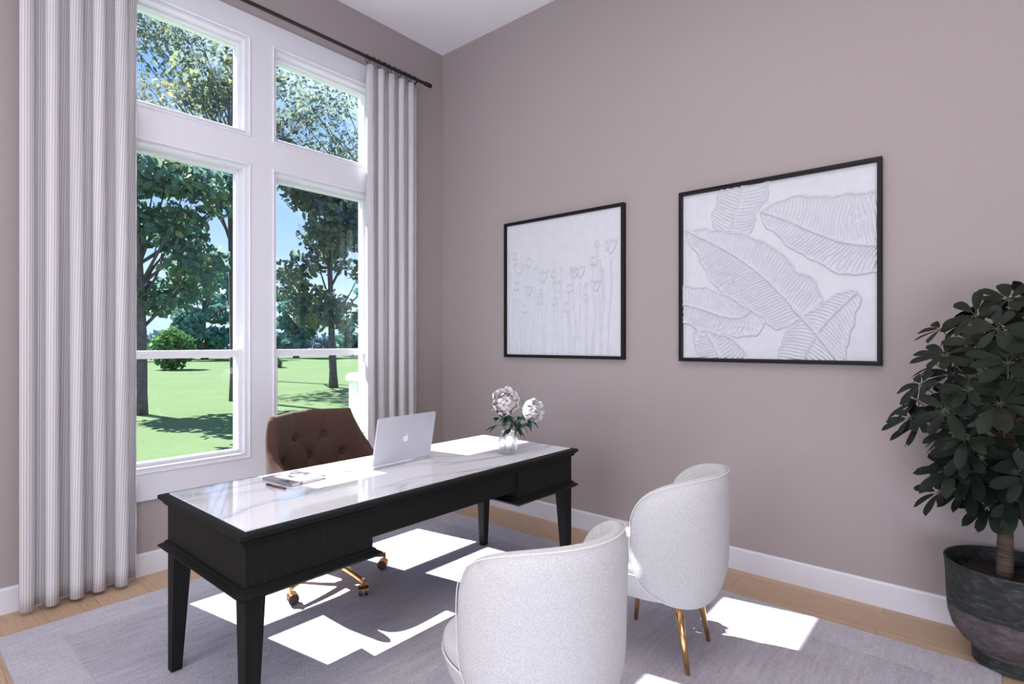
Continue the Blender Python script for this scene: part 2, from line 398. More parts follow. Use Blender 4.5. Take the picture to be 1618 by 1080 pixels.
# casing board with four openings
XL = (.865, 1.715); XR = (1.868, 2.735)
ZT = (2.805, 3.493); ZL = (.609, 2.62)
cs = MB()
def casing(y0, y1, X0, X1, Z0, Z1):
    for a, bb in ((X0, XL[0]), (XL[1], XR[0]), (XR[1], X1)): cs.box(a, bb, y0, y1, Z0, Z1)
    for a, bb in (XL, XR):
        cs.box(a, bb, y0, y1, Z0, ZL[0]); cs.box(a, bb, y0, y1, ZL[1], ZT[0]); cs.box(a, bb, y0, y1, ZT[1], Z1)
casing(WY-.022, WY-.0005, .72, 2.86, .449, 3.643)
casing(WY-.0005, WY+.17, HX0, HX1, HZ0, HZ1)
struct('trim_1', cs, 'trim')
# window units
YF = WY-.022
def window_unit(name, xs, zs, kind):
    x0, x1 = xs; z0, z1 = zs
    root = empty(name, ((x0+x1)/2, WY, z0)); tag(root, kind='structure')
    inv = Vector(root.location)
    def P(mb, nm, mat, par=root, **k):
        mb.v = [(a-inv.x, b_-inv.y, c-inv.z) for a, b_, c in mb.v]; return mb.build(nm, mat, par, **k)
    prof = [(0, YF-.006), (.007, YF-.009), (.012, YF-.004), (.012, YF+.018), (.026, YF+.018), (.029, YF+.012), (.034, YF+.012), (.036, YF+.022), (.040, YF+.028), (.040, 4.005), (.0, 4.005)]
    P(MB().rect_sweep(x0, x1, z0, z1, prof), 'window_frame', 'sash')
    if kind == 'transom':
        s = MB().rect_sweep(x0+.0405, x1-.0405, z0+.0405, z1-.0405, [(0, 3.885), (.017, 3.885), (.021, 3.892), (.021, 3.935), (0, 3.935)])
        so_ = P(s, 'sash', 'sash')
        P(MB().box(x0+.0620, x1-.0620, 3.910, 3.916, z0+.0620, z1-.0620), 'pane', 'pane', root)
    else:
        zm = 1.325
        s = MB().rect_sweep(x0+.0405, x1-.0405, zm-.028, z1-.0405, [(0, 3.906), (.017, 3.906), (.021, 3.913), (.021, 3.950), (0, 3.950)])
        s.box(x0+.05, x1-.05, 3.9075, 3.9485, zm-.026, zm+.022)
        P(s, 'upper_sash', 'sash')
        P(MB().box(x0+.062, x1-.062, 3.928, 3.934, zm+.023, z1-.062), 'upper_pane', 'pane', root)
        s = MB().rect_sweep(x0+.0405, x1-.0405, z0+.0405, zm+.020, [(0, 3.866), (.019, 3.866), (.023, 3.873), (.023, 3.905), (0, 3.905)])
        s.box(x0+.05, x1-.05, 3.8675, 3.9035, zm-.028, zm+.0185)
        P(s, 'lower_sash', 'sash')
        P(MB().box(x0+.064, x1-.064, 3.886, 3.892, z0+.064, zm-.029), 'lower_pane', 'pane', root)
    return root
window_unit('window_1', XL, ZL, 'double'); window_unit('window_2', XR, ZL, 'double')
window_unit('window_3', XL, ZT, 'transom'); window_unit('window_4', XR, ZT, 'transom')

# ------------------------------------------------------------------ curtains, rod, rings
def curtain(x0, x1, z0, z1, folds, label, ph=0, seed=0):
    R = random.Random(seed); nx = folds*26; nz = 40
    root = empty('curtain', ((x0+x1)/2, WY-.10, z0))
    mb = MB(); uv = []
    rows = []
    for k in range(nz+1):
        t = k/nz; z = (z1-z0)*t; row = []; L = 0; prev = None
        amp = .031 + .009*(1-t)
        for i in range(nx+1):
            s = i/nx; a = s*folds*2*PI+ph
            wob = .010*math.sin(3.1*s*6+1.7*seed)*(1-t)
            y = -amp*math.sin(a) + .004*math.sin(3*a) + wob
            x = (x0-x1)/2+(x1-x0)*s - .013*math.sin(2*a)
            if prev: L += math.hypot(x-prev[0], y-prev[1])
            prev = (x, y); zz = z + (-.006*math.cos(a) if k == nz else 0)
            row.append((x, y, zz)); uv.append((L, z))
        rows.append(row)
    mb.loft(rows, closed=False, cap=False); mb.uv = uv
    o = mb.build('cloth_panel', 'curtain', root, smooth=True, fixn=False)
    sm = o.modifiers.new('solid', 'SOLIDIFY'); sm.thickness = .004; sm.offset = 0
    h = MB(); hr = []
    for i in range(nx+1):
        x, y, z = rows[0][i]; hr.append([(x, y-.0035, .0), (x, y+.0035, .0), (x, y+.0035, .05), (x, y-.0035, .05)])
    tag(root, label, 'curtain', 'floor-length curtains at the window')
    return root
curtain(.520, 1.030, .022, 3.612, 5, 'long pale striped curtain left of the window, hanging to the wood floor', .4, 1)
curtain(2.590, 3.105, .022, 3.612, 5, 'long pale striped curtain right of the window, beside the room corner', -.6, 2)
rod = empty('curtain_rod', (1.75, WY-.105, 3.672))
tag(rod, 'black metal curtain rod across the top of the window wall', 'curtain rod')
mb = MB(); mb.tube([(-1.48, 0, 0), (1.46, 0, 0)], .0135, 14); soft(mb.build('pole', 'blackmetal', rod))
mb = MB(); mb.tube([(1.44, 0, 0), (1.452, 0, 0), (1.455, 0, 0), (1.515, 0, 0), (1.518, 0, 0)], [.0145, .0145, .0195, .0195, .016], 16); soft(mb.build('finial', 'blackmetal', rod))
mb = MB(); mb.tube([(-1.44, 0, 0), (-1.452, 0, 0), (-1.455, 0, 0), (-1.515, 0, 0), (-1.518, 0, 0)], [.0145, .0145, .0195, .0195, .016], 16); soft(mb.build('finial', 'blackmetal', rod))
for bx in (1.36, -1.36):
    mb = MB(); mb.tube([(bx, 0, -.014), (bx, .03, -.03), (bx, .105, -.03)], .006, 8); mb.tube([(bx, .0995, -.03), (bx, .1045, -.03)], .022, 14)
    mb.tube([(bx, .0, -.014), (bx-.0, .0, -.010)], .012, 10)
    soft(mb.build('bracket', 'blackmetal', rod))
ring0 = None
for i in range(10):
    x = 2.600+i*.0525
    if ring0 is None:
        ring0 = empty('curtain_ring', (x, WY-.105, 3.672))
        mb = MB(); mb.tube([(0, .029*math.cos(a), -.014+.030*math.sin(a)) for a in [2*PI*k/20 for k in range(20)]], .0026, 8, closed=True)
        mb.build('hoop', 'blackmetal', ring0, smooth=True)
        mb = MB(); mb.tube([(0, 0, -.0455), (0, 0, -.058)], .0022, 6); mb.build('eyelet', 'blackmetal', ring0, smooth=True)
        r = ring0
    else: r = copy_tree(ring0); r.location.x = x
    r.rotation_euler = (0, 0, .35 if i % 2 else -.25)
    tag(r, 'small black metal ring on the curtain rod holding up the right curtain', 'curtain ring', 'curtain rings on the rod above the right curtain')

# ------------------------------------------------------------------ rug
rug = empty('area_rug', (1.76, 1.735, 0)); tag(rug, 'large low-pile lavender grey rug with a plain lighter border under the desk', 'rug')
rx0, rx1, ry0, ry1 = .396-1.76, 3.128-1.76, -.055-1.735, 3.525-1.735
bw = .215
MB().box(rx0+bw, rx1-bw, ry0+bw, ry1-bw, .0005, .0075).build('field', 'rug', rug)
mb = MB().box(rx0+.006, rx1-.006, ry0+.006, ry0+bw-.0004, .0005, .0085).box(rx0+.006, rx1-.006, ry1-bw+.0004, ry1-.006, .0005, .0085)
mb.box(rx0+.006, rx0+bw-.0004, ry0+bw-.0004, ry1-bw+.0004, .0005, .0085).box(rx1-bw+.0004, rx1-.006, ry0+bw-.0004, ry1-bw+.0004, .0005, .0085)
mb.build('border', 'rugborder', rug)
mb = MB().box(rx0, rx1, ry0, ry0+.006, .0005, .0075).box(rx0, rx1, ry1-.006, ry1, .0005, .0075).box(rx0, rx0+.006, ry0+.006, ry1-.006, .0005, .0075).box(rx1-.006, rx1, ry0+.006, ry1-.006, .0005, .0075)
mb.build('edge_binding', 'rugborder', rug)
RZ = .0085

# ------------------------------------------------------------------ desk
DX0, DX1, DY0, DY1 = .836, 2.785, 1.905, 2.640
dcx, dcy = (DX0+DX1)/2, (DY0+DY1)/2
desk = empty('executive_desk', (dcx, dcy, RZ)); tag(desk, 'black wooden executive desk with white marble top standing on the rug', 'desk')
def D(mb): mb.v = [(a-dcx, b_-dcy, c-RZ) for a, b_, c in mb.v]; return mb
mb = MB().box(DX0+.004, DX1-.004, DY0+.004, DY1-.004, .7485, .758)
D(mb).build('marble_top', 'marble', desk, bevel=.0015)
prof = [(.0, .700), (.0, .7085), (.008, .7095), (.013, .716), (.013, .721), (.017, .723), (.022, .731), (.030, .736), (.030, .7495), (.024, .753), (.010, .7545), (-.0, .7545)]
mb = MB(); k = len(prof)
vs = []; fs = []
for d, z in prof: vs += [(DX0-d, DY0-d, z), (DX1+d, DY0-d, z), (DX1+d, DY1+d, z), (DX0-d, DY1+d, z)]
for i in range(k-1):
    for j in range(4): q = (j+1) % 4; fs.append((i*4+j, i*4+q, i*4+4+q, i*4+4+j))
fs.append((3, 2, 1, 0))
vs += [(DX0+.003, DY0+.003, .7545), (DX1-.003, DY0+.003, .7545), (DX1-.003, DY1-.003, .7545), (DX0+.003, DY1-.003, .7545), (DX0+.003, DY0+.003, .748), (DX1-.003, DY0+.003, .748), (DX1-.003, DY1-.003, .748), (DX0+.003, DY1-.003, .748)]
a = k*4
for j in range(4): q = (j+1) % 4; fs.append((a-4+j, a-4+q, a+q, a+j)); fs.append((a+j, a+q, a+4+q, a+4+j))
fs.append((a+4, a+5, a+6, a+7))
mb.add(vs, fs); soft(D(mb).build('top_moulding', 'desk', desk), .9)
PW = .515
for px0, px1 in ((DX0, DX0+PW), (DX1-PW+.01, DX1)):
    ped = MB().box(px0, px1, DY0, DY1, .5605, .6995)
    po = D(ped).build('pedestal_case', 'desk', desk, bevel=.0015)
    mb = MB().hsweep(px0, px1, DY0, DY1, [(.0, .521), (.016, .5225), (.024, .530), (.030, .5345), (.030, .540), (.014, .549), (.010, .551), (.010, .556), (.003, .5602), (0, .5603)])
    soft(D(mb).build('base_moulding', 'desk', desk), .9)
    # drawer front facing the window side
    dr = MB().box(px0+.03, px1-.03, DY1+.0005, DY1+.012, .575, .692); dro = D(dr).build('drawer', 'desk', desk, bevel=.003)
    hd = MB(); cx_ = (px0+px1)/2; hd.tube([(cx_, DY1+.0125, .633), (cx_, DY1+.022, .633), (cx_, DY1+.026, .633), (cx_, DY1+.036, .633)], [.006, .006, .014, .011], 14)
    hk = D(hd).build('knob', 'gold', dro, smooth=True); 
mb = MB().box(DX0+PW+.0005, DX1-PW+.0095, DY0+.007, DY1-.007, .597, .6995); D(mb).build('centre_apron', 'desk', desk, bevel=.001)
dr = MB().box(DX0+PW+.03, DX1-PW-.02, DY1-.0065, DY1+.006, .61, .692); dro = D(dr).build('drawer', 'desk', desk, bevel=.003)
hd = MB().tube([(dcx, DY1+.0065, .65), (dcx, DY1+.016, .65), (dcx, DY1+.020, .65), (dcx, DY1+.030, .65)], [.006, .006, .014, .011], 14); D(hd).build('knob', 'gold', dro, smooth=True)
for sx, X in ((1, DX0), (-1, DX1)):
    for sy, Y in ((1, DY0), (-1, DY1)):
        def R4(w_, z): 
            xs = sorted((X+sx*.0, X+sx*w_)); ys = sorted((Y+sy*.0, Y+sy*w_)); return [(xs[0], ys[0], z), (xs[1], ys[0], z), (xs[1], ys[1], z), (xs[0], ys[1], z)]
        mb = MB().loft([R4(.042, RZ), R4(.072, .5205)]); D(mb).build('leg', 'desk', desk, bevel=.002)

# ------------------------------------------------------------------ laptop
ZD = .7582
lt = empty('laptop', (1.842, 2.36, ZD), 0.03); tag(lt, 'open silver laptop with a white apple on its lid, on the desk', 'laptop')
def rrect(w_, h_, r, n=6):
    pts = []
    for cx_, cy_, a0 in ((w_/2-r, h_/2-r, 0), (-w_/2+r, h_/2-r, PI/2), (-w_/2+r, -h_/2+r, PI), (w_/2-r, -h_/2+r, 1.5*PI)):
        for i in range(n+1): a = a0+PI/2*i/n; pts.append((cx_+r*math.cos(a), cy_+r*math.sin(a)))
    return pts
LW, LH = .392, .252
def slab(w_, h_, r, z0, z1, e=.0015):
    mb = MB(); out = rrect(w_, h_, r); inn = rrect(w_-2*e, h_-2*e, max(r-e, .001))
    mb.loft([[(a, b_, z0) for a, b_ in inn], [(a, b_, z0+e) for a, b_ in out], [(a, b_, z1-e) for a, b_ in out], [(a, b_, z1) for a, b_ in inn]]); return mb
def xf(mb, M): mb.v = [tuple(M @ Vector(p)) for p in mb.v]; return mb
base = xf(slab(LW, LH, .012, .0005, .0125), Matrix.Translation((0, LH/2-.03, 0))).build('base', 'alu', lt)
kb = MB()
for r_ in range(5):
    for c_ in range(13):
        x = -LW/2+.035+c_*.0252; y = .02+r_*.0205
        kb.box(x-.0105, x+.0105, y-.0085, y+.0085, .0126, .0136)
kb.build('keyboard', 'keys', base)
MB().box(-.055, .055, .135, .205, .0126, .0129).build('trackpad', 'alu', base)
tilt = math.radians(90+13)   # lid leaning away from the user, towards the camera side
ML = Matrix.Translation((0, -.024, .014)) @ Matrix.Rotation(math.radians(90+11), 4, 'X')
# lid slab in local xy: x across, y up along lid
lid = xf(slab(LW, LH, .012, -.003, .003), ML @ Matrix.Translation((0, LH/2, 0))).build('lid', 'alu', lt)
scr = xf(MB().box(-LW/2+.009, LW/2-.009, .012, LH-.009, -.0036, -.0031), ML).build('screen', 'screen', lid)
def apple():
    # outline right half traced as angles, with bite
    pts = []
    body = [(0, .78), (.18, .86), (.42, .90), (.66, .82), (.80, .66), (.66, .52), (.60, .34), (.66, .14), (.86, .0), (.76, -.26), (.58, -.52), (.40, -.66), (.22, -.62), (0, -.55),
            (-.22, -.62), (-.40, -.66), (-.58, -.50), (-.78, -.20), (-.88, .14), (-.84, .50), (-.66, .80), (-.40, .90), (-.18, .86)]
    leaf = [(0, 1.0), (.06, 1.26), (.22, 1.44), (.42, 1.52), (.38, 1.26), (.22, 1.06)]
    return body, leaf
bd, lf = apple(); sc = .0205; lm = MB()
for poly in (bd, lf):
    n_ = len(poly); f0 = [(-a*sc, LH/2+b_*sc-.004, .0031) for a, b_ in poly]; f1 = [(x, y, .0036) for x, y, z in f0]
    lm.loft([f0, f1])
# as seen from the camera side the x axis already points right
lm.v = [(-x, y, z) for x, y, z in lm.v]
xf(lm, ML).build('logo', 'logo', lid)
# ------------------------------------------------------------------ notebook, pen, pencil
nb = empty('notebook', (1.305, 2.452, ZD), .12); tag(nb, 'closed notebook with grey and pink abstract cover near the left desk end', 'notebook')
MB().box(-.088, .088, -.107, .107, .0012, .0123).build('pages', 'paper', nb)
MB().box(-.091, .091, -.11, .11, .0124, .0142).build('front_cover', 'cover', nb, bevel=.0005)
MB().box(-.091, .091, -.11, .11, .0002, .0011).build('back_cover', 'cover', nb, bevel=.0004)
MB().box(-.0925, -.0912, -.11, .11, .0002, .0142).build('spine', 'keys', nb)
MB().box(-.048, -.036, -.1115, -.1101, .0012, .0125).build('elastic_strap', 'keys', nb)
def stick(name, loc, rz, L, r, mat, label, cat, tip=None):
    e_ = empty(name, loc, rz); tag(e_, label, cat)
    MB().tube([(-L/2, 0, r), (L/2-.012, 0, r)], r, 12).build('barrel', mat, e_, smooth=True)
    MB().tube([(L/2-.012, 0, r), (L/2-.011, 0, r), (L/2, 0, r)], [r, r*.85, .0006], 12).build('tip', tip or mat, e_, smooth=True)
    if name == 'pen': MB().box(-L/2+.004, -L/2+.04, -.0012, .0012, 2*r+.0001, 2*r+.0012).build('clip', 'blackmetal', e_)
stick('pen', (1.178, 2.372, ZD), -1.42, .142, .0048, 'pen', 'dark maroon pen lying beside the left edge of the notebook', 'pen', 'blackmetal')
stick('pencil', (1.545, 2.405, ZD), -.72, .085, .0022, 'pencil', 'short thin pencil lying on the marble between notebook and laptop', 'pencil', 'keys')

# ------------------------------------------------------------------ vase and peonies
VX, VY = 2.405, 2.085
vs_ = empty('glass_vase', (VX, VY, ZD)); tag(vs_, 'clear ribbed glass vase holding peonies near the right desk end', 'vase')
mb = MB()
outer = [(.050, .0003), (.054, .003), (.0555, .012), (.0555, .080), (.052, .092), (.040, .102), (.033, .108), (.032, .122), (.036, .130)]
inner = [(.034, .130), (.0295, .122), (.030, .108), (.037, .100), (.049, .090), (.0515, .080), (.0515, .014), (.048, .009)]
mb.lathe(outer+inner, 96, cap=True, ribs=24, ramp_=.022); mb.build('body', 'vase', vs_, smooth=True)
MB().lathe([(.0345, .1215), (.039, .1225), (.039, .1275), (.0345, .1285)], 40, cap=False).build('neck_band', 'vase', vs_, smooth=True)
def petal(mb, M, L, W, cup, curl, R):
    nu, nv = 5, 5; vv = []; ff = []
    for i in range(nv+1):
        t = i/nv
        for j in range(nu+1):
            s = j/nu*2-1
            w_ = W*(math.sin(PI*min(1, .12+t*.83))**.6)
            ruf = .03*L*math.sin(9*s+R*7)*t
            x = s*w_; y = L*(math.sin(t*cup)/max(cup, .01)) + ruf*.6*(1 if t > .8 else 0)
            z = L*(1-math.cos(t*cup))/max(cup, .01) + curl*L*s*s*(1-.3*t) + ruf*.5
            vv.append(M @ Vector((x, y, z)))
    k_ = nu+1
    for i in range(nv):
        for j in range(nu): ff.append((i*k_+j, i*k_+j+1, i*k_+k_+j+1, i*k_+k_+j))
    mb.add(vv, ff)
def peony(name, base, head, axis, rad, label, seed):
    R = random.Random(seed); root = empty(name, base); tag(root, label, 'flower', 'white peonies in the glass vase')
    h = Vector(head)-Vector(base); ax = Vector(axis).normalized()
    q = Vector((0, 0, 1)).rotation_difference(ax).to_matrix().to_4x4()
    mb = MB(); H = Matrix.Translation(h) @ q
    layers = [(5, .35, .50, 1.9, .10), (7, .55, .62, 1.75, .25), (9, .8, .72, 1.6, .5), (10, .95, .8, 1.45, .8), (11, 1.05, .85, 1.25, 1.1), (10, 1.08, .85, 1.0, 1.4)]
    for li, (n_, lf_, wf, cup, open_) in enumerate(layers):
        for k_ in range(n_):
            a = 2*PI*(k_+.5*(li % 2))/n_ + R.uniform(-.15, .15)
            M_ = H @ Matrix.Rotation(a, 4, 'Z') @ Matrix.Translation((0, rad*.10, -rad*.62)) @ Matrix.Rotation(PI/2-open_*.85+R.uniform(-.1, .1), 4, 'X')
            petal(mb, M_, rad*1.22*lf_*R.uniform(.92, 1.06)+rad*.25, rad*.42*wf+rad*.1, cup, .35, R.random())
    mb.build('blossom', 'petal', root, smooth=True, fixn=False)
    st = MB(); mid = Vector((h.x*.25, h.y*.25, h.z*.55)); p3 = h-ax*rad*.55
    pts = []
    for i in range(12):
        t = i/11; pts.append((1-t)**2*Vector((0, 0, 0))+2*t*(1-t)*mid+t*t*p3)
    st.tube(pts, .0032, 8); st.build('stem', 'stem', root, smooth=True)
    return root, pts
def leaf_blade(mb, o, d, up, L, W, droop=.3, obov=False, fold=.15, nseg=7):
    d = d.normalized(); side = d.cross(up).normalized(); up = side.cross(d).normalized()
    vv = []; ff = []
    for i in range(nseg+1):
        t = i/nseg
        if obov: w_ = W*(max(0.0, (t**.75)*(1-t**5.0)))**.75*1.15
        else: w_ = W*math.sin(PI*t**.85)**.9 if 0 < t < 1 else 0
        c = o + d*(L*t) - up*0 + Vector((0, 0, -droop*L*t*t))
        vv += [c-side*w_+up*fold*w_, c, c+side*w_+up*fold*w_]
    for i in range(nseg):
        a = i*3; ff += [(a, a+1, a+4, a+3), (a+1, a+2, a+5, a+4)]
    mb.add(vv, ff)
def leafy(root, pts, i0, seed, n_=8, mat='peonyleaf'):
    R = random.Random(seed); mb = MB()
    for k_ in range(n_):
        o = pts[min(len(pts)-2, i0+k_ % 4)]; a = 2*PI*k_/n_+R.uniform(-.3, .3)
        d = Vector((math.cos(a), math.sin(a), R.uniform(-.15, .5)))
        tip = o+d.normalized()*.05; mb.tube([o, tip], .0015, 5)
        for s in (-.75, 0, .75, -.35, .35):
            dd = Matrix.Rotation(s, 3, 'Z') @ d
            leaf_blade(mb, tip, Vector((dd.x, dd.y, dd.z-R.uniform(-.15, .6))), Vector((0, 0, 1)), R.uniform(.05, .088), .0105, R.uniform(.05, .6))
    mb.build('foliage', mat, root, smooth=True, fixn=False)
p1, t1 = peony('peony', (VX-.01, VY+.012, ZD+.014), (2.372, 2.075, 1.048), (-.6, -.65, .35), .080, 'white peony blossom, the left and higher of the two in the vase', 3)
leafy(p1, t1, 6, 11, 10)
p2, t2 = peony('peony', (VX+.012, VY-.01, ZD+.014), (2.520, 2.020, 1.000), (-.12, -.9, .05), .070, 'white peony blossom drooping to the right side of the vase', 5)
leafy(p2, t2, 6, 13, 9)
mb = MB()
for k_ in range(3):
    leaf_blade(mb, Vector((2.50-VX-.012, 2.04-VY+.01, 1.035-ZD-.014)), Vector((-.6+.55*k_, .1, .28)), Vector((0, 0, 1)), .075, .011, .5)
mb.build('calyx_leaf', 'peonyleaf', p2, smooth=True, fixn=False)

# ------------------------------------------------------------------ upholstered pillow surfaces
def pillow(f, nu, nv, T, pu=10, pv=10):
    """f(u,v)->Vector mid surface, u,v in [-1,1]; returns closed MB with rounded rim"""
    us = [math.sin(PI/2*(-1+2*i/nu)) for i in range(nu+1)]; vs2 = [math.sin(PI/2*(-1+2*j/nv)) for j in range(nv+1)]
    P = [[f(u, v) for u in us] for v in vs2]
    mb = MB(); idx = {}
    e = 1e-3
    def nrm(u, v):
        a = f(min(1, u+e), v)-f(max(-1, u-e), v); b_ = f(u, min(1, v+e))-f(u, max(-1, v-e)); c = a.cross(b_)
        return c.normalized() if c.length > 1e-12 else Vector((0, 0, 1))
    V = []; F = []
    for side in (1, -1):
        for j, v in enumerate(vs2):
            for i, u in enumerate(us):
                if side == -1 and (i in (0, nu) or j in (0, nv)): idx[(side, i, j)] = idx[(1, i, j)]; continue
                ed = math.sqrt(max(0, (1-abs(u)**pu)*(1-abs(v)**pv)))
                t_ = T if not callable(T) else T(u, v, side)
                idx[(side, i, j)] = len(V); V.append(P[j][i]+nrm(u*.9995, v*.9995)*(side*t_/2*ed))
        for j in range(nv):
            for i in range(nu):
                q = [idx[(side, i, j)], idx[(side, i+1, j)], idx[(side, i+1, j+1)], idx[(side, i, j+1)]]
                F.append(q if side == 1 else q[::-1])
    mb.add(V, F); return mb

# ------------------------------------------------------------------ white guest chairs
def guest_shell(u, v):
    # square to superellipse mapping, wrapped around a slightly bulging cup
    p = 2.9; m_ = max(abs(u), abs(v)); a = b = 0.0
    if m_ > 1e-9:
        k = m_/((abs(u)**p+abs(v)**p)**(1/p)); a, b = u*k, v*k
    phi = a*math.radians(104); z = .545+.288*b
    g = 1+.03*b
    if b < -.25: g *= 1-.24*((-b-.25)/.75)**2.2
    return Vector((.250*g*math.sin(phi), -.250*g*math.cos(phi), z))
def guest_chair():
    root = empty('guest_chair', (0, 0, 0))
    T = lambda u, v, s: .060
    pillow(guest_shell, 64, 44, .062, 14, 10).build('backrest', 'boucle', root, smooth=True, fixn=False)
    ol = []
    N = 160
    for i in range(N):
        a = 2*PI*i/N; c, s = math.cos(a), math.sin(a); m_ = max(abs(c), abs(s)); u, v = c/m_, s/m_
        ol.append(guest_shell(u*.985, v*.985))
    # piping just along the top and side rim
    MB().tube([p+Vector((0, 0, 0))+Vector((p.x, p.y, 0))  .normalized()*.021 for p in ol], .0018, 6, closed=True).build('piping', 'piping', root, smooth=True)
    # seat
    mb = MB(); N = 48
    def ring(sc_, z):
        r = []
        for k_ in range(N):
            a = 2*PI*k_/N; c, s = math.cos(a), math.sin(a); e_ = 2.5
            x = .253*sc_*math.copysign(abs(c)**(2/e_), c); y = .265*sc_*math.copysign(abs(s)**(2/e_), s)
            r.append((x, y+.050, z))
        return r
    pr_ = [(.50, .272), (.72, .276), (.86, .292), (.95, .342), (.99, .385), (1.0, .402)]
    mb.loft([ring(a, z) for a, z in pr_]); mb.build('seat_base', 'boucle', root, smooth=True)
    mb = MB(); mb.loft([ring(a, z) for a, z in [(.985, .4025), (1.005, .417), (.995, .437), (.95, .450), (.82, .458), (.5, .462), (.2, .463)]]); mb.build('seat_cushion', 'boucle', root, smooth=True)
    mb = MB(); mb.tube(ring(1.004, .4022), .0034, 6, closed=True); mb.build('seat_piping', 'piping', root, smooth=True)
    for sx in (-1, 1):
        for sy in (-1, 1):
            mb = MB(); top = (sx*.135, sy*.135+.03, .302); bot = (sx*.158, sy*.178+.02, .003)
            mb.tube([top, bot], [.0185, .0095], 14); mb.build('leg', 'gold', root, smooth=True)
    return root
g1 = guest_chair(); g1.location = (1.392, 1.085, RZ); g1.rotation_euler.z = math.radians(-12)
tag(g1, 'white upholstered tub chair nearest the camera, its round back cutting the bottom edge', 'chair', 'white tub chairs in front of the desk')
g2 = copy_tree(g1); g2.location = (2.375, 1.115, RZ); g2.rotation_euler.z = math.radians(6)
tag(g2, 'white upholstered tub chair with brass legs, the one nearer the picture wall', 'chair', 'white tub chairs in front of the desk')

# ------------------------------------------------------------------ brown office chair
oc = empty('office_chair', (1.785, 2.905, RZ), math.radians(180+3)); tag(oc, 'brown button-tufted swivel chair with brass star base behind the desk', 'chair')
# local frame: occupant faces +Y (world -Y after the turn), back at -Y
def ochair(u, v):
    # plan: wide flat back then arms running forward
    s = abs(u); sg = 1 if u >= 0 else -1
    if s < .50:
        t = s/.50; x = .262*t; y = -.215+.040*t*t
    else:
        t = (s-.50)/.50; a = min(1, t/.30)*PI/2*.86
        if t < .30: x = .262+.045*math.sin(a); y = -.175+.050*(1-math.cos(a))+.03*t/.3
        else: x = .307+.012*(t-.30); y = -.175+.043+.03+(t-.30)/.70*.27
    # top height
    if s < .50: top = .965+.006*(1-(s/.50)**2)
    else:
        t = (s-.50)/.50; top = .655+.310*max(0, 1-min(1, t/.85))**2.3 - .012*t
    bot = .43
    z = bot+(top-bot)*(v+1)/2
    lean = (z-.45)*.16*(1-min(1, s/.75)); flare = 1+.03*(z-.45)
    return Vector((sg*x*flare, y-lean, z))
BTN = [(-.20, .42), (.20, .42), (0, -.02), (-.40, -.02), (.40, -.02), (-.2, -.46), (.2, -.46)]
def seg_d(px, py, a, b_):
    dx, dy = b_[0]-a[0], b_[1]-a[1]; L2 = dx*dx+dy*dy; t = max(0, min(1, ((px-a[0])*dx+(py-a[1])*dy)/L2)); return math.hypot(px-a[0]-t*dx, py-a[1]-t*dy)
SEG = [(BTN[0], BTN[2]), (BTN[1], BTN[2]), (BTN[0], BTN[3]), (BTN[1], BTN[4]), (BTN[2], BTN[5]), (BTN[2], BTN[6]), (BTN[3], BTN[5]), (BTN[4], BTN[6]), (BTN[0], (-.20, 1.0)), (BTN[1], (.20, 1.0))]
def och_T(u, v, side):
    t_ = .062
    if side == -1 and abs(u) < .5:
        d = min(math.hypot((u-b_[0]), (v-b_[1])*.62) for b_ in BTN); t_ -= .040*math.exp(-(d/.045)**2)+.016*math.exp(-(d/.12)**2)
        d = min(seg_d(u, v*.62, (a[0], a[1]*.62), (b_[0], b_[1]*.62)) for a, b_ in SEG); t_ -= .013*math.exp(-(d/.012)**2)+.008*math.exp(-(d/.04)**2)
    return t_
pillow(ochair, 150, 64, och_T, 26, 18).build('backrest', 'brown', oc, smooth=True, fixn=False)
for bu, bv in BTN[:5]:
    p = ochair(bu, bv); a = ochair(bu+.01, bv)-ochair(bu-.01, bv); c = ochair(bu, bv+.01)-ochair(bu, bv-.01); nn = a.cross(c).normalized()
    mb = MB(); 
    for k_ in range(1): mb.lathe([(.0, -.001), (.009, 0), (.0095, .002), (.006, .0045), (.0005, .0055)], 14)
    q = Vector((0, 0, 1)).rotation_difference(-nn).to_matrix().to_4x4()
    xf(mb, Matrix.Translation(p-nn*.012) @ q); mb.build('button', 'brownseam', oc, smooth=True)
mb = MB(); N = 48
def oring(sc_, z):
    r = []
    for k_ in range(N):
        a = 2*PI*k_/N; c, s = math.cos(a), math.sin(a); e_ = 4
        r.append((.268*sc_*math.copysign(abs(c)**(2/e_), c), .235*sc_*math.copysign(abs(s)**(2/e_), s)+.075, z))
    return r
mb.loft([oring(a, z) for a, z in [(.9, .385), (.985, .395), (1, .415), (1, .465), (.985, .49), (.93, .505), (.7, .515), (.3, .518)]]); mb.build('seat', 'brown', oc, smooth=True)
MB().lathe([(.028, .10), (.028, .24), (.020, .245), (.020, .352), (.075, .356), (.09, .3845)], 24, (.015, .005)).build('gas_lift', 'darkbronze', oc, smooth=False)
star = MB(); star.lathe([(.030, .075), (.042, .08), (.042, .12), (.030, .128)], 24, (.015, .005))
star.build('hub', 'gold', oc, smooth=False)
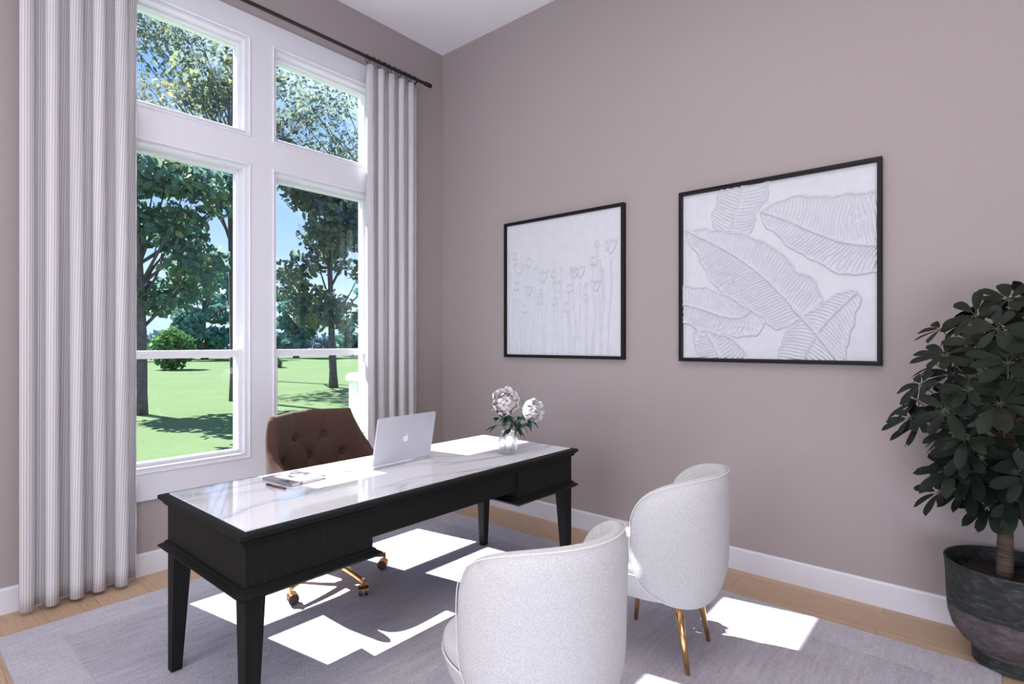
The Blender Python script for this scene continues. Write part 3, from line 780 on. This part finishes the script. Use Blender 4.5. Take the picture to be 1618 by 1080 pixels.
for k_ in range(5):
    a = math.radians(270-183+72*k_-0); d = Vector((math.cos(a), math.sin(a), 0)); o = Vector((.015, .005, 0)); sd_ = Vector((-d.y, d.x, 0))
    arm = MB(); rings = []
    for t in [i/8 for i in range(9)]:
        c = o+d*(.03+.293*t)+Vector((0, 0, .118-.022*t*t*1.6)); w_ = .020-.009*t; h_ = .013-.004*t
        rings.append([tuple(c+sd_*(w_*x)+Vector((0, 0, h_*z))) for x, z in ((-1, -1), (1, -1), (1, .4), (.55, 1), (-.55, 1), (-1, .4))])
    arm.loft(rings); arm.tube([tuple(o+d*.318+Vector((0, 0, .100))), tuple(o+d*.318+Vector((0, 0, .062)))], .009, 12)
    ao = arm.build('star_arm', 'gold', oc, bevel=.001)
    cp = o+d*.318; ang = a+1.0; ax_ = Vector((math.cos(ang), math.sin(ang), 0)); fw = Vector((-ax_.y, ax_.x, 0))
    cas = MB(); ctr = cp+fw*.012+Vector((0, 0, .0275))
    for s in (-1, 1):
        c1 = ctr+ax_*(s*.008); c2 = ctr+ax_*(s*.025)
        cas.tube([tuple(c1), tuple(c1+(c2-c1)*.12), tuple(c1+(c2-c1)*.88), tuple(c2)], [.0245, .0270, .0270, .0235], 24)
    cas.build('caster_wheel', 'darkbronze', ao, smooth=False)
    hood = MB(); rr = []
    for i in range(9):
        th = math.radians(20+140*i/8); v_ = fw*math.cos(th)+Vector((0, 0, math.sin(th)))
        rr.append([tuple(ctr+v_*.0285+ax_*-.027), tuple(ctr+v_*.0285+ax_*.027), tuple(ctr+v_*.0315+ax_*.027), tuple(ctr+v_*.0315+ax_*-.027)])
    hood.loft(rr); hood.build('caster_hood', 'gold', ao)

# ------------------------------------------------------------------ relief pictures
def relief(y0, y1, z0, z1, hfun, nxg, nzg, label, hs=1, base=.012):
    root = empty('framed_relief_art', (WX-.002, (y0+y1)/2, z0)); tag(root, label, 'picture')
    W = y0-y1; H = z1-z0; FW = .022
    # local: x = 0 at wall going to -x ; y ; z
    mb = MB()
    # rect_sweep works in x,z plane with y depth -> map
    mb.rect_sweep(-W/2, W/2, 0, H, [(0, 0), (0, .036), (.003, .038), (FW-.003, .038), (FW, .036), (FW, .022), (FW, 0)])
    mb.v = [(-b_, a, c) for a, b_, c in mb.v]; soft(mb.build('frame', 'blackframe', root), .9)
    MB().box(-.0075, -.001, -W/2+FW, W/2-FW, FW, H-FW).build('backing_board', 'paper', root)
    us = np.linspace(0, 1, nxg); vv = np.linspace(0, 1, nzg); U, V = np.meshgrid(us, vv)
    h = hfun(U, V)*hs
    e = .0015
    yy = (W/2-FW-e)-(W-2*FW-2*e)*U; zz = FW+e+(H-2*FW-2*e)*V; xx = -(base+h)
    vs3 = np.stack([xx, yy, zz], -1).reshape(-1, 3)
    i = np.arange(nzg-1)[:, None]*nxg+np.arange(nxg-1)[None, :]
    fs3 = np.stack([i, i+1, i+1+nxg, i+nxg], -1).reshape(-1, 4)
    m2 = bpy.data.meshes.new('relief_panel'); m2.from_pydata(vs3.tolist(), [], fs3.tolist()); m2.update()
    m2.polygons.foreach_set('use_smooth', [True]*len(m2.polygons)); m2.materials.append(MT['plaster'])
    o = bpy.data.objects.new('relief_panel', m2); COL.objects.link(o); o.parent = root
    return root
def dist_poly(U, V, pts, closed=False):
    P = list(pts)+([pts[0]] if closed else []); D_ = np.full(U.shape, 9.0); L = np.zeros(U.shape); SD = np.zeros(U.shape); acc = 0
    for (ax, ay), (bx, by) in zip(P[:-1], P[1:]):
        dx, dy = bx-ax, by-ay; l2 = dx*dx+dy*dy+1e-12; t = np.clip(((U-ax)*dx+(V-ay)*dy)/l2, 0, 1); ex = U-ax-t*dx; ey = V-ay-t*dy; d = np.hypot(ex, ey)
        m_ = d < D_; D_ = np.where(m_, d, D_); L = np.where(m_, acc+t*math.sqrt(l2), L); SD = np.where(m_, np.sign(dx*ey-dy*ex), SD); acc += math.sqrt(l2)
    return D_, L, SD
def inside(U, V, pts):
    c = np.zeros(U.shape, bool); n_ = len(pts)
    for i in range(n_):
        (x1, y1), (x2, y2) = pts[i], pts[(i+1) % n_]
        if y1 == y2: continue
        c ^= ((y1 > V) != (y2 > V)) & (U < (x2-x1)*(V-y1)/(y2-y1)+x1)
    return c
def smoothpoly(p, n_=2, closed=True):
    for _ in range(n_):
        q = []; m_ = len(p)
        rng = range(m_) if closed else range(m_-1)
        if not closed: q.append(p[0])
        for i in rng:
            a, b_ = p[i], p[(i+1) % m_]; q += [(.75*a[0]+.25*b_[0], .75*a[1]+.25*b_[1]), (.25*a[0]+.75*b_[0], .25*a[1]+.75*b_[1])]
        if not closed: q.append(p[-1])
        p = q
    return p
LEAVES = [
([(0.224,0.978),(0.26,1.1),(0.50,1.1),(0.491,0.977),(0.485,0.914),(0.453,0.861),(0.419,0.83),(0.419,0.771),(0.397,0.715),(0.281,0.748),(0.181,0.774),(0.184,0.867),(0.208,0.913)],[(0.36,1.05),(0.349,0.974),(0.316,0.859),(0.281,0.748)]),
([(0.449,0.838),(0.518,0.867),(0.612,0.897),(0.722,0.877),(0.799,0.863),(0.891,0.863),(1.08,0.839),(1.08,0.438),(0.977,0.449),(0.846,0.445),(0.78,0.49),(0.713,0.546),(0.622,0.595),(0.571,0.658),(0.507,0.724),(0.464,0.777)],[(0.449,0.838),(0.571,0.778),(0.673,0.712),(0.771,0.655),(0.864,0.606),(0.997,0.58),(1.1,.575)]),
([(0.059,0.184),(0.171,0.157),(0.281,0.126),(0.339,0.083),(0.374,0.018),(0.376,-0.12),(0.102,-0.134),(0.089,0.018)],[(0.146,0.151),(0.19,0.082),(0.227,-0.004),(.25,-.1)]),
([(-0.091,0.456),(0.028,0.435),(0.108,0.43),(0.184,0.413),(0.245,0.378),(0.304,0.35),(0.351,0.312),(0.408,0.274),(0.464,0.248),(0.483,0.213),(0.453,0.155),(0.408,0.134),(0.328,0.128),(0.233,0.144),(0.134,0.164),(0.028,0.21),(-0.091,0.252)],[(-.1,.35),(0.028,0.326),(0.134,0.29),(0.233,0.249),(0.328,0.234),(0.374,0.251),(0.402,0.28)]),
([(0.028,0.782),(0.108,0.788),(0.233,0.755),(0.328,0.73),(0.408,0.702),(0.485,0.645),(0.56,0.602),(0.602,0.529),(0.653,0.468),(0.693,0.459),(0.742,0.394),(0.761,0.327),(0.722,0.274),(0.673,0.231),(0.643,0.232),(0.602,0.182),(0.539,0.168),(0.485,0.201),(0.453,0.249),(0.374,0.311),(0.281,0.364),(0.208,0.417),(0.159,0.495),(0.121,0.562),(0.095,0.64),(0.044,0.697),(0.024,0.751)],[(0.028,0.782),(0.196,0.679),(0.328,0.591),(0.464,0.471),(0.571,0.348),(0.653,0.243)]),
([(0.53,-0.06),(0.56,0.085),(0.592,0.153),(0.663,0.231),(0.722,0.274),(0.78,0.316),(0.836,0.356),(0.909,0.364),(0.927,0.33),(0.923,0.266),(0.896,0.225),(0.9,0.172),(0.873,0.119),(0.855,-0.06)],[(0.64,-0.06),(0.722,0.119),(0.771,0.196),(0.846,0.28),(0.909,0.346)])]
def h_leaves(U, V):
    h = .0006*np.sin(90*U+3*np.sin(60*V))*np.sin(83*V+2*np.sin(50*U))*.6
    for k_, (out, mid) in enumerate(LEAVES):
        out = smoothpoly(out, 1)
        Uw = U+.004*np.sin(60*V+k_)+.002*np.sin(131*V); Vw = V+.004*np.sin(55*U+k_)+.002*np.sin(120*U)
        ins = inside(Uw, Vw, out)
        Do, _, _ = dist_poly(Uw, Vw, out, True); Dm, L, SD = dist_poly(U, V, smoothpoly(mid, 2, False))
        slant = L+Dm*.35
        vein = np.cos(2*PI*(slant+.004*np.sin(40*Dm+9*L))/.0185)
        hl = .0035+.0042*np.clip(vein, -.5, 1)*np.clip(Dm/.02, 0, 1)*np.clip(Do/.012, 0, 1)
        hl += .0065*np.exp(-(Do/.0065)**2)+.0085*np.exp(-(Dm/.0065)**2)
        edge = .0095*np.exp(-(Do/.0058)**2)
        h = np.where(ins, hl, np.maximum(h, edge))
    Ds, _, _ = dist_poly(U, V, smoothpoly([(0.62,0.28),(0.673,0.22),(0.742,0.13),(0.832,0.0),(.86,-.05)], 2, False))
    h = np.maximum(h, .013*np.exp(-(Ds/.011)**2)+.002*np.cos(0*Ds))
    return h
CIRC = [(0.082,0.759,0.025),(0.22,0.699,0.03),(0.101,0.524,0.025),(0.179,0.351,0.025),(0.319,0.407,0.024),(0.451,0.591,0.024),(0.455,0.393,0.023),(0.568,0.348,0.03),(0.587,0.48,0.023),(0.722,0.406,0.023),(0.787,0.655,0.025),(0.818,0.77,0.018),(0.334,0.472,0.014)]
TUL = [(0.127,0.645,0.044),(0.353,0.565,0.042),(0.223,0.47,0.037),(0.486,0.484,0.041),(0.676,0.575,0.043),(0.626,0.568,0.033),(0.803,0.47,0.039),(0.918,0.725,0.049)]
BUD = [(0.037,0.799,0.01),(0.285,0.644,0.015),(0.521,0.623,0.016),(0.403,0.622,0.01),(0.605,0.627,0.01),(0.837,0.657,0.009),(0.856,0.588,0.009),(0.727,0.497,0.016),(0.087,0.415,0.012)]
def h_flowers(U, V):
    h = .0005*np.sin(95*U+3*np.sin(60*V))*np.sin(88*V+2*np.sin(50*U)); R = random.Random(4); DM = np.full(U.shape, 9.0)
    def stem(x, y):
        bx = x+R.uniform(-.06, .06); m1 = (x+R.uniform(-.012, .02), y*.72); m2 = ((x+bx)/2+R.uniform(-.02, .02), y*.36)
        return smoothpoly([(x, y), m1, m2, (bx, -.02)], 2, False)
    for x, y, r in CIRC+[(a, b_-.8*c, c) for a, b_, c in TUL]+BUD:
        D_, _, _ = dist_poly(U, V, stem(x, y-r*.6)); DM = np.minimum(DM, D_)
    h = h-.0055*np.exp(-((DM-.0085)/.0028)**2)+.0062*np.exp(-(DM/.0045)**2)
    for x, y, r in CIRC:
        d = np.hypot(U-x, (V-y)); h = h-.0055*np.exp(-((d-r-.010)/.0028)**2); h = np.where(d < r, .003+.002*np.cos(d/r*PI), h); h = np.maximum(h, .0078*np.exp(-((d-r)/.006)**2))
    for x, y, r in BUD:
        for k_ in range(3):
            d = np.hypot(U-x-r*.55*math.cos(2*k_+x*9), V-y-r*.55*math.sin(2*k_+x*9)); h = np.maximum(h, .0075*np.exp(-(d/(r*.5))**4))
    for x, y, r in TUL:
        for an in (-.55, .0, .5):
            cx_, cy_ = x+math.sin(an)*r*.8, y+math.cos(an)*r*.35; ca, sa = math.cos(an), math.sin(an)
            a = ((U-cx_)*ca-(V-cy_)*sa)/(r*.36); b_ = ((U-cx_)*sa+(V-cy_)*ca)/(r*.92); d = np.hypot(a, b_); h = h-.005*np.exp(-((d-1.32)/.12)**2)
            h = np.where(d < 1, .003+.0015*d, h); h = np.maximum(h, .0082*np.exp(-((d-1)/.17)**2)*(d < 1.6))
    for seg in ([(.885, .04), (.893, .075), (.905, .078), (.908, .066), (.894, .058), (.915, .038)], [(.92, .05), (.915, .068), (.925, .08)]):
        D_, _, _ = dist_poly(U, V, seg); h = np.maximum(h, .003*np.exp(-(D_/.003)**2))
    return h
relief(3.048, 1.927, 1.275, 2.383, h_flowers, 560, 560, 'black-framed white plaster relief of slender flowers and tulips, nearer the corner', 1.8, .0195)
relief(1.522, .407, 1.275, 2.375, h_leaves, 380, 380, 'black-framed white plaster relief of large ribbed leaves, nearer the potted plant', 1.7)

# ------------------------------------------------------------------ potted plant
PX, PY = 3.215, -.085
pp = empty('potted_umbrella_plant', (PX, PY, RZ)); tag(pp, 'dark green umbrella plant in a weathered round pot at the right edge', 'potted plant')
mb = MB().lathe([(.118, .0005), (.128, .004), (.130, .062), (.126, .066), (.128, .069), (.165, .092), (.198, .135), (.214, .19), (.219, .26), (.222, .36), (.226, .418), (.229, .426), (.226, .432), (.219, .430), (.214, .41), (.211, .355), (.15, .352), (.02, .352)], 64)
soft(mb.build('pot', 'pot', pp), .7)
R = random.Random(8); mb = MB(); rr = []
for i in range(9):
    r_ = .209*(1-i/8.5); rr.append([(r_*math.cos(2*PI*k_/40), r_*math.sin(2*PI*k_/40), .366+.010*R.random()+.012*(i/8)) for k_ in range(40)])
mb.loft(rr); mb.build('soil', 'soil', pp, smooth=True)
tr = [Vector((-.052+.012*math.sin(t*4), .008+.010*math.cos(t*3), .372+t*.85)) for t in [i/14 for i in range(15)]]
mb = MB(); mb.tube(tr, [.030-.0010*i for i in range(15)], 16); mb.build('trunk', 'bark', pp, smooth=True)
leaves = MB(); twigs = MB(); R = random.Random(21)
def whorl(c, ax, n_, L):
    ax = ax.normalized(); t1_ = ax.orthogonal().normalized(); t2_ = ax.cross(t1_)
    a0 = R.uniform(0, 6)
    for k_ in range(n_):
        a = a0+2*PI*k_/n_+R.uniform(-.15, .15); d = (t1_*math.cos(a)+t2_*math.sin(a))*1.0+ax*R.uniform(.05, .35)
        l_ = L*R.uniform(.8, 1.12); st = c+d.normalized()*.014
        leaf_blade(leaves, st, d, ax, l_, l_*.245, R.uniform(.05, .28), True, .18)
        twigs.tube([c, st+d.normalized()*.006], .0014, 4)
def clampc(p):
    p = Vector(p); lim = WX-PX-.085
    if p.x > lim: p.x = lim-R.uniform(0, .05)
    return p
heads = []
for i in range(74):
    t = i/73; z = .66+.90*t
    prof_r = .36*math.sin(PI*min(1, max(.10, (z-.50)/1.12)))**.55
    if z < .78: prof_r *= .70
    a = i*2.399+R.uniform(-.3, .3); rr_ = prof_r*R.uniform(.50, 1.0)
    p = clampc((-.03+rr_*math.cos(a), rr_*math.sin(a), z+R.uniform(-.04, .04))); heads.append(p)
heads += [Vector(q) for q in ((-.13, .30, 1.20), (-.16, .34, 1.05), (-.06, .32, 1.12), (-.02, .06, 1.53), (-.10, .24, .72), (-.17, .12, .85), (-.28, .18, 1.02), (-.25, .0, 1.25), (-.2, .1, 1.38))]
for p in heads:
    base_ = Vector((-.045, .01, min(1.2, max(.80, p.z-.22)))); out_ = Vector((p.x+.04, p.y, 0))
    mid = (base_+p)/2+Vector((0, 0, -.02))
    twigs.tube([base_, mid, p], [.004, .003, .0022], 5)
    ax = (out_.normalized()*R.uniform(.35, 1.0)+Vector((-.25, 0, R.uniform(.15, .8)))) if out_.length > .02 else Vector((-.2, 0, 1))
    whorl(p, ax, R.choice((7, 8, 8, 9)), R.uniform(.095, .128))
leaves.v = [(min(x, WX-PX-.006), y, z) for x, y, z in leaves.v]
leaves.build('foliage', 'plantleaf', pp, smooth=True, fixn=False)
twigs.build('branches', 'branch', pp, smooth=True)

# ------------------------------------------------------------------ outside
GZ = -.30
struct('lawn', MB().box(-60, 140, WY+.35, 120, GZ-.2, GZ), 'lawn')
struct('garden_path', MB().box(-60, 140, 62, 65, GZ, GZ+.03), 'path')
def foliage(mb, blobs, n_, size, R, flat=.5):
    tot = sum(b_[3]*b_[4]*b_[5] for b_ in blobs)
    for bx, by, bz, ra, rb, rc in blobs:
        for _ in range(int(n_*ra*rb*rc/tot)):
            while True:
                p = Vector((R.uniform(-1, 1), R.uniform(-1, 1), R.uniform(-1, 1)))
                if .15 < p.length < 1: break
            c = Vector((bx+p.x*ra, by+p.y*rb, bz+p.z*rc)); s = size*R.uniform(.6, 1.35)
            nv = Vector((R.uniform(-1, 1), R.uniform(-1, 1), R.uniform(-.3, 1.2))).normalized(); t_ = nv.orthogonal().normalized(); t_ = Matrix.Rotation(R.uniform(0, 6.3), 3, nv) @ t_; q = nv.cross(t_)
            mb.add([c-t_*s, c-t_*s*.35+q*s*.52, c+t_*s*.5+q*s*.42, c+t_*s, c+t_*s*.5-q*s*.42, c-t_*s*.35-q*s*.52], [(0, 1, 2, 3, 4, 5)])
def tree(name, x, y, h, trunk_r, crown, mat, n_, size, label, seed, group=None, branches=10, nblob=14, lean=0, bs=1):
    R = random.Random(seed); root = empty(name, (x, y, GZ)); tag(root, label, 'tree', group)
    cx_, cy_, cz_, ra, rc = crown
    mb = MB(); pts = [Vector((lean*t*t*h*.3+.10*math.sin(3*t+seed), .08*math.cos(2*t+seed), h*.86*t)) for t in [i/12 for i in range(13)]]
    pts = [p-Vector((pts[0].x, pts[0].y, 0)) for p in pts]
    mb.tube(pts, [trunk_r*(1.18 if i == 0 else 1)*(1-.8*i/12) for i in range(13)], 12); mb.build('trunk', 'outbark', root, smooth=True)
    bl = []
    for k_ in range(nblob):
        a = k_*2.4+R.uniform(-.4, .4); rr_ = ra*R.uniform(.2, .85); zz = cz_+rc*R.uniform(-.85, .85); q_ = math.sqrt(max(.08, 1-((zz-cz_)/rc)**2))
        bl.append((cx_+rr_*q_*math.cos(a), cy_+rr_*q_*math.sin(a), zz, ra*R.uniform(.22, .40)*bs, ra*R.uniform(.22, .40)*bs, rc*R.uniform(.14, .26)*bs))
    br = MB()
    for bb in bl[:branches*2]:
        i0 = min(11, max(4, int(12*(bb[2]-.8)/(h*.86)*.75))); s0 = pts[i0]; e0 = Vector(bb[:3]); m0 = (s0+e0)/2+Vector((0, 0, -.15))
        br.tube([s0, m0, e0], [trunk_r*.30, trunk_r*.18, trunk_r*.06], 6)
        for _ in range(5):
            d = Vector((R.uniform(-1, 1), R.uniform(-1, 1), R.uniform(-.6, 1)))*bb[3]*.9; br.tube([e0, e0+d*.5+Vector((0, 0, .05)), e0+d], [trunk_r*.06, trunk_r*.04, .006], 4)
    br.build('branches', 'outbark', root, smooth=True)
    fo = MB(); foliage(fo, bl, n_, size, R); fo.build('foliage', mat, root, fixn=False)
    return root
tree('garden_tree', 4.18, 15.0, 7.0, .14, (.45, .2, 4.6, 2.4, 2.3), 'leafdark', 4800, .12, 'dense leafy tree on the lawn seen through the left window, closest to the curtain', 1, 'trees on the lawn', nblob=22)
tree('garden_tree', 6.95, 16.45, 10.4, .15, (.3, .3, 8.4, 2.2, 1.7), 'leafmid', 2600, .10, 'slim lawn tree whose trunk stands by the right jamb of the left window', 2, 'trees on the lawn', nblob=18)
tree('garden_tree', 11.35, 18.45, 8.6, .15, (-.35, -.1, 5.1, 2.5, 3.0), 'leafmid', 4800, .13, 'spreading lawn tree seen through the right window', 3, 'trees on the lawn', nblob=24)
tree('garden_tree', 19.4, 26.5, 16.4, .17, (-3.6, 0, 12.8, 3.6, 3.5), 'leafmid', 4300, .11, 'tall airy tree filling the right upper window, behind the others', 4, 'trees on the lawn', nblob=30, bs=1.4)
tree('garden_tree', 11.0, 26.0, 16.2, .17, (-2.6, 0, 12.8, 3.4, 3.4), 'leafmid', 3300, .11, 'tall airy tree filling the left upper window', 6, 'trees on the lawn', nblob=28, bs=1.4)
# round and conical shrubs
def shrub(x, y, r, h, cone, label, seed):
    R = random.Random(seed); root = empty('garden_shrub', (x, y, GZ)); tag(root, label, 'shrub')
    mb = MB()
    bl = []
    for k_ in range(9):
        t = k_/8; q_ = (1-t*.85) if cone else math.sqrt(max(.1, 1-(2*t-1)**2)); bl.append((0, 0, h*(.08+.84*t), r*q_+.1, r*q_+.1, h*.16))
    foliage(mb, bl, 1500, .16, R); mb.build('foliage', 'leafbush', root, fixn=False)
    MB().tube([(0, 0, 0), (0, 0, h*.7)], [.08, .03], 8).build('trunk', 'outbark', root, smooth=True)
shrub(12.3, 38.0, 1.25, 2.5, False, 'rounded bright green shrub at the back of the lawn, in the left window', 1)
shrub(17.3, 37.0, 1.3, 2.4, True, 'conical olive green shrub behind the lawn, near the left window jamb', 2)
shrub(28.5, 37.0, 1.4, 3.2, True, 'conical green shrub behind the lawn, in the right window', 3)
# distant trees
R = random.Random(77)
FAR = ['distant blue green tree beyond the lawn behind the round shrub', 'distant blue green tree beyond the lawn at far left', 'distant bright teal tree beyond the lawn near the left window jamb', 'distant tree beyond the lawn hidden by the middle window post',
       'distant blue green tree beyond the lawn behind the right conical shrub', 'distant tree beyond the lawn behind the right trunk', 'distant tree beyond the lawn at the right edge of the window', 'distant tree beyond the lawn behind the white stone pillar']
for i in range(8):
    x = 13+i*8.5; y = 60-i*1.2+R.uniform(-2, 2); h = R.uniform(7.0, 9.5)
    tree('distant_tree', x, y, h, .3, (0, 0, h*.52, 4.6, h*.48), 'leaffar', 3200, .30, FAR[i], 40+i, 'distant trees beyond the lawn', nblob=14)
hd = empty('distant_hedge', (40, 68, GZ)); tag(hd, 'long low bluish hedge at the far end of the lawn', 'hedge')
mb = MB(); R = random.Random(5)
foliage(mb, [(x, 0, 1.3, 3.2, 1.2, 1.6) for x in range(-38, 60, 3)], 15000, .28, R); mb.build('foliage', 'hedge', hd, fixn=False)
# white stone pillar by the window
pl = empty('stone_pillar', (3.235, 4.47, GZ)); tag(pl, 'white stone block pillar with a cap just outside the right window', 'pillar')
MB().box(-.2, .2, -.2, .2, 0, 1.33).build('shaft', 'stone', pl, bevel=.01)
MB().hsweep(-.2, .2, -.2, .2, [(.0, 1.3305), (.02, 1.332), (.022, 1.36), (.0, 1.40), (-.1, 1.41)]).build('cap', 'capstone', pl)
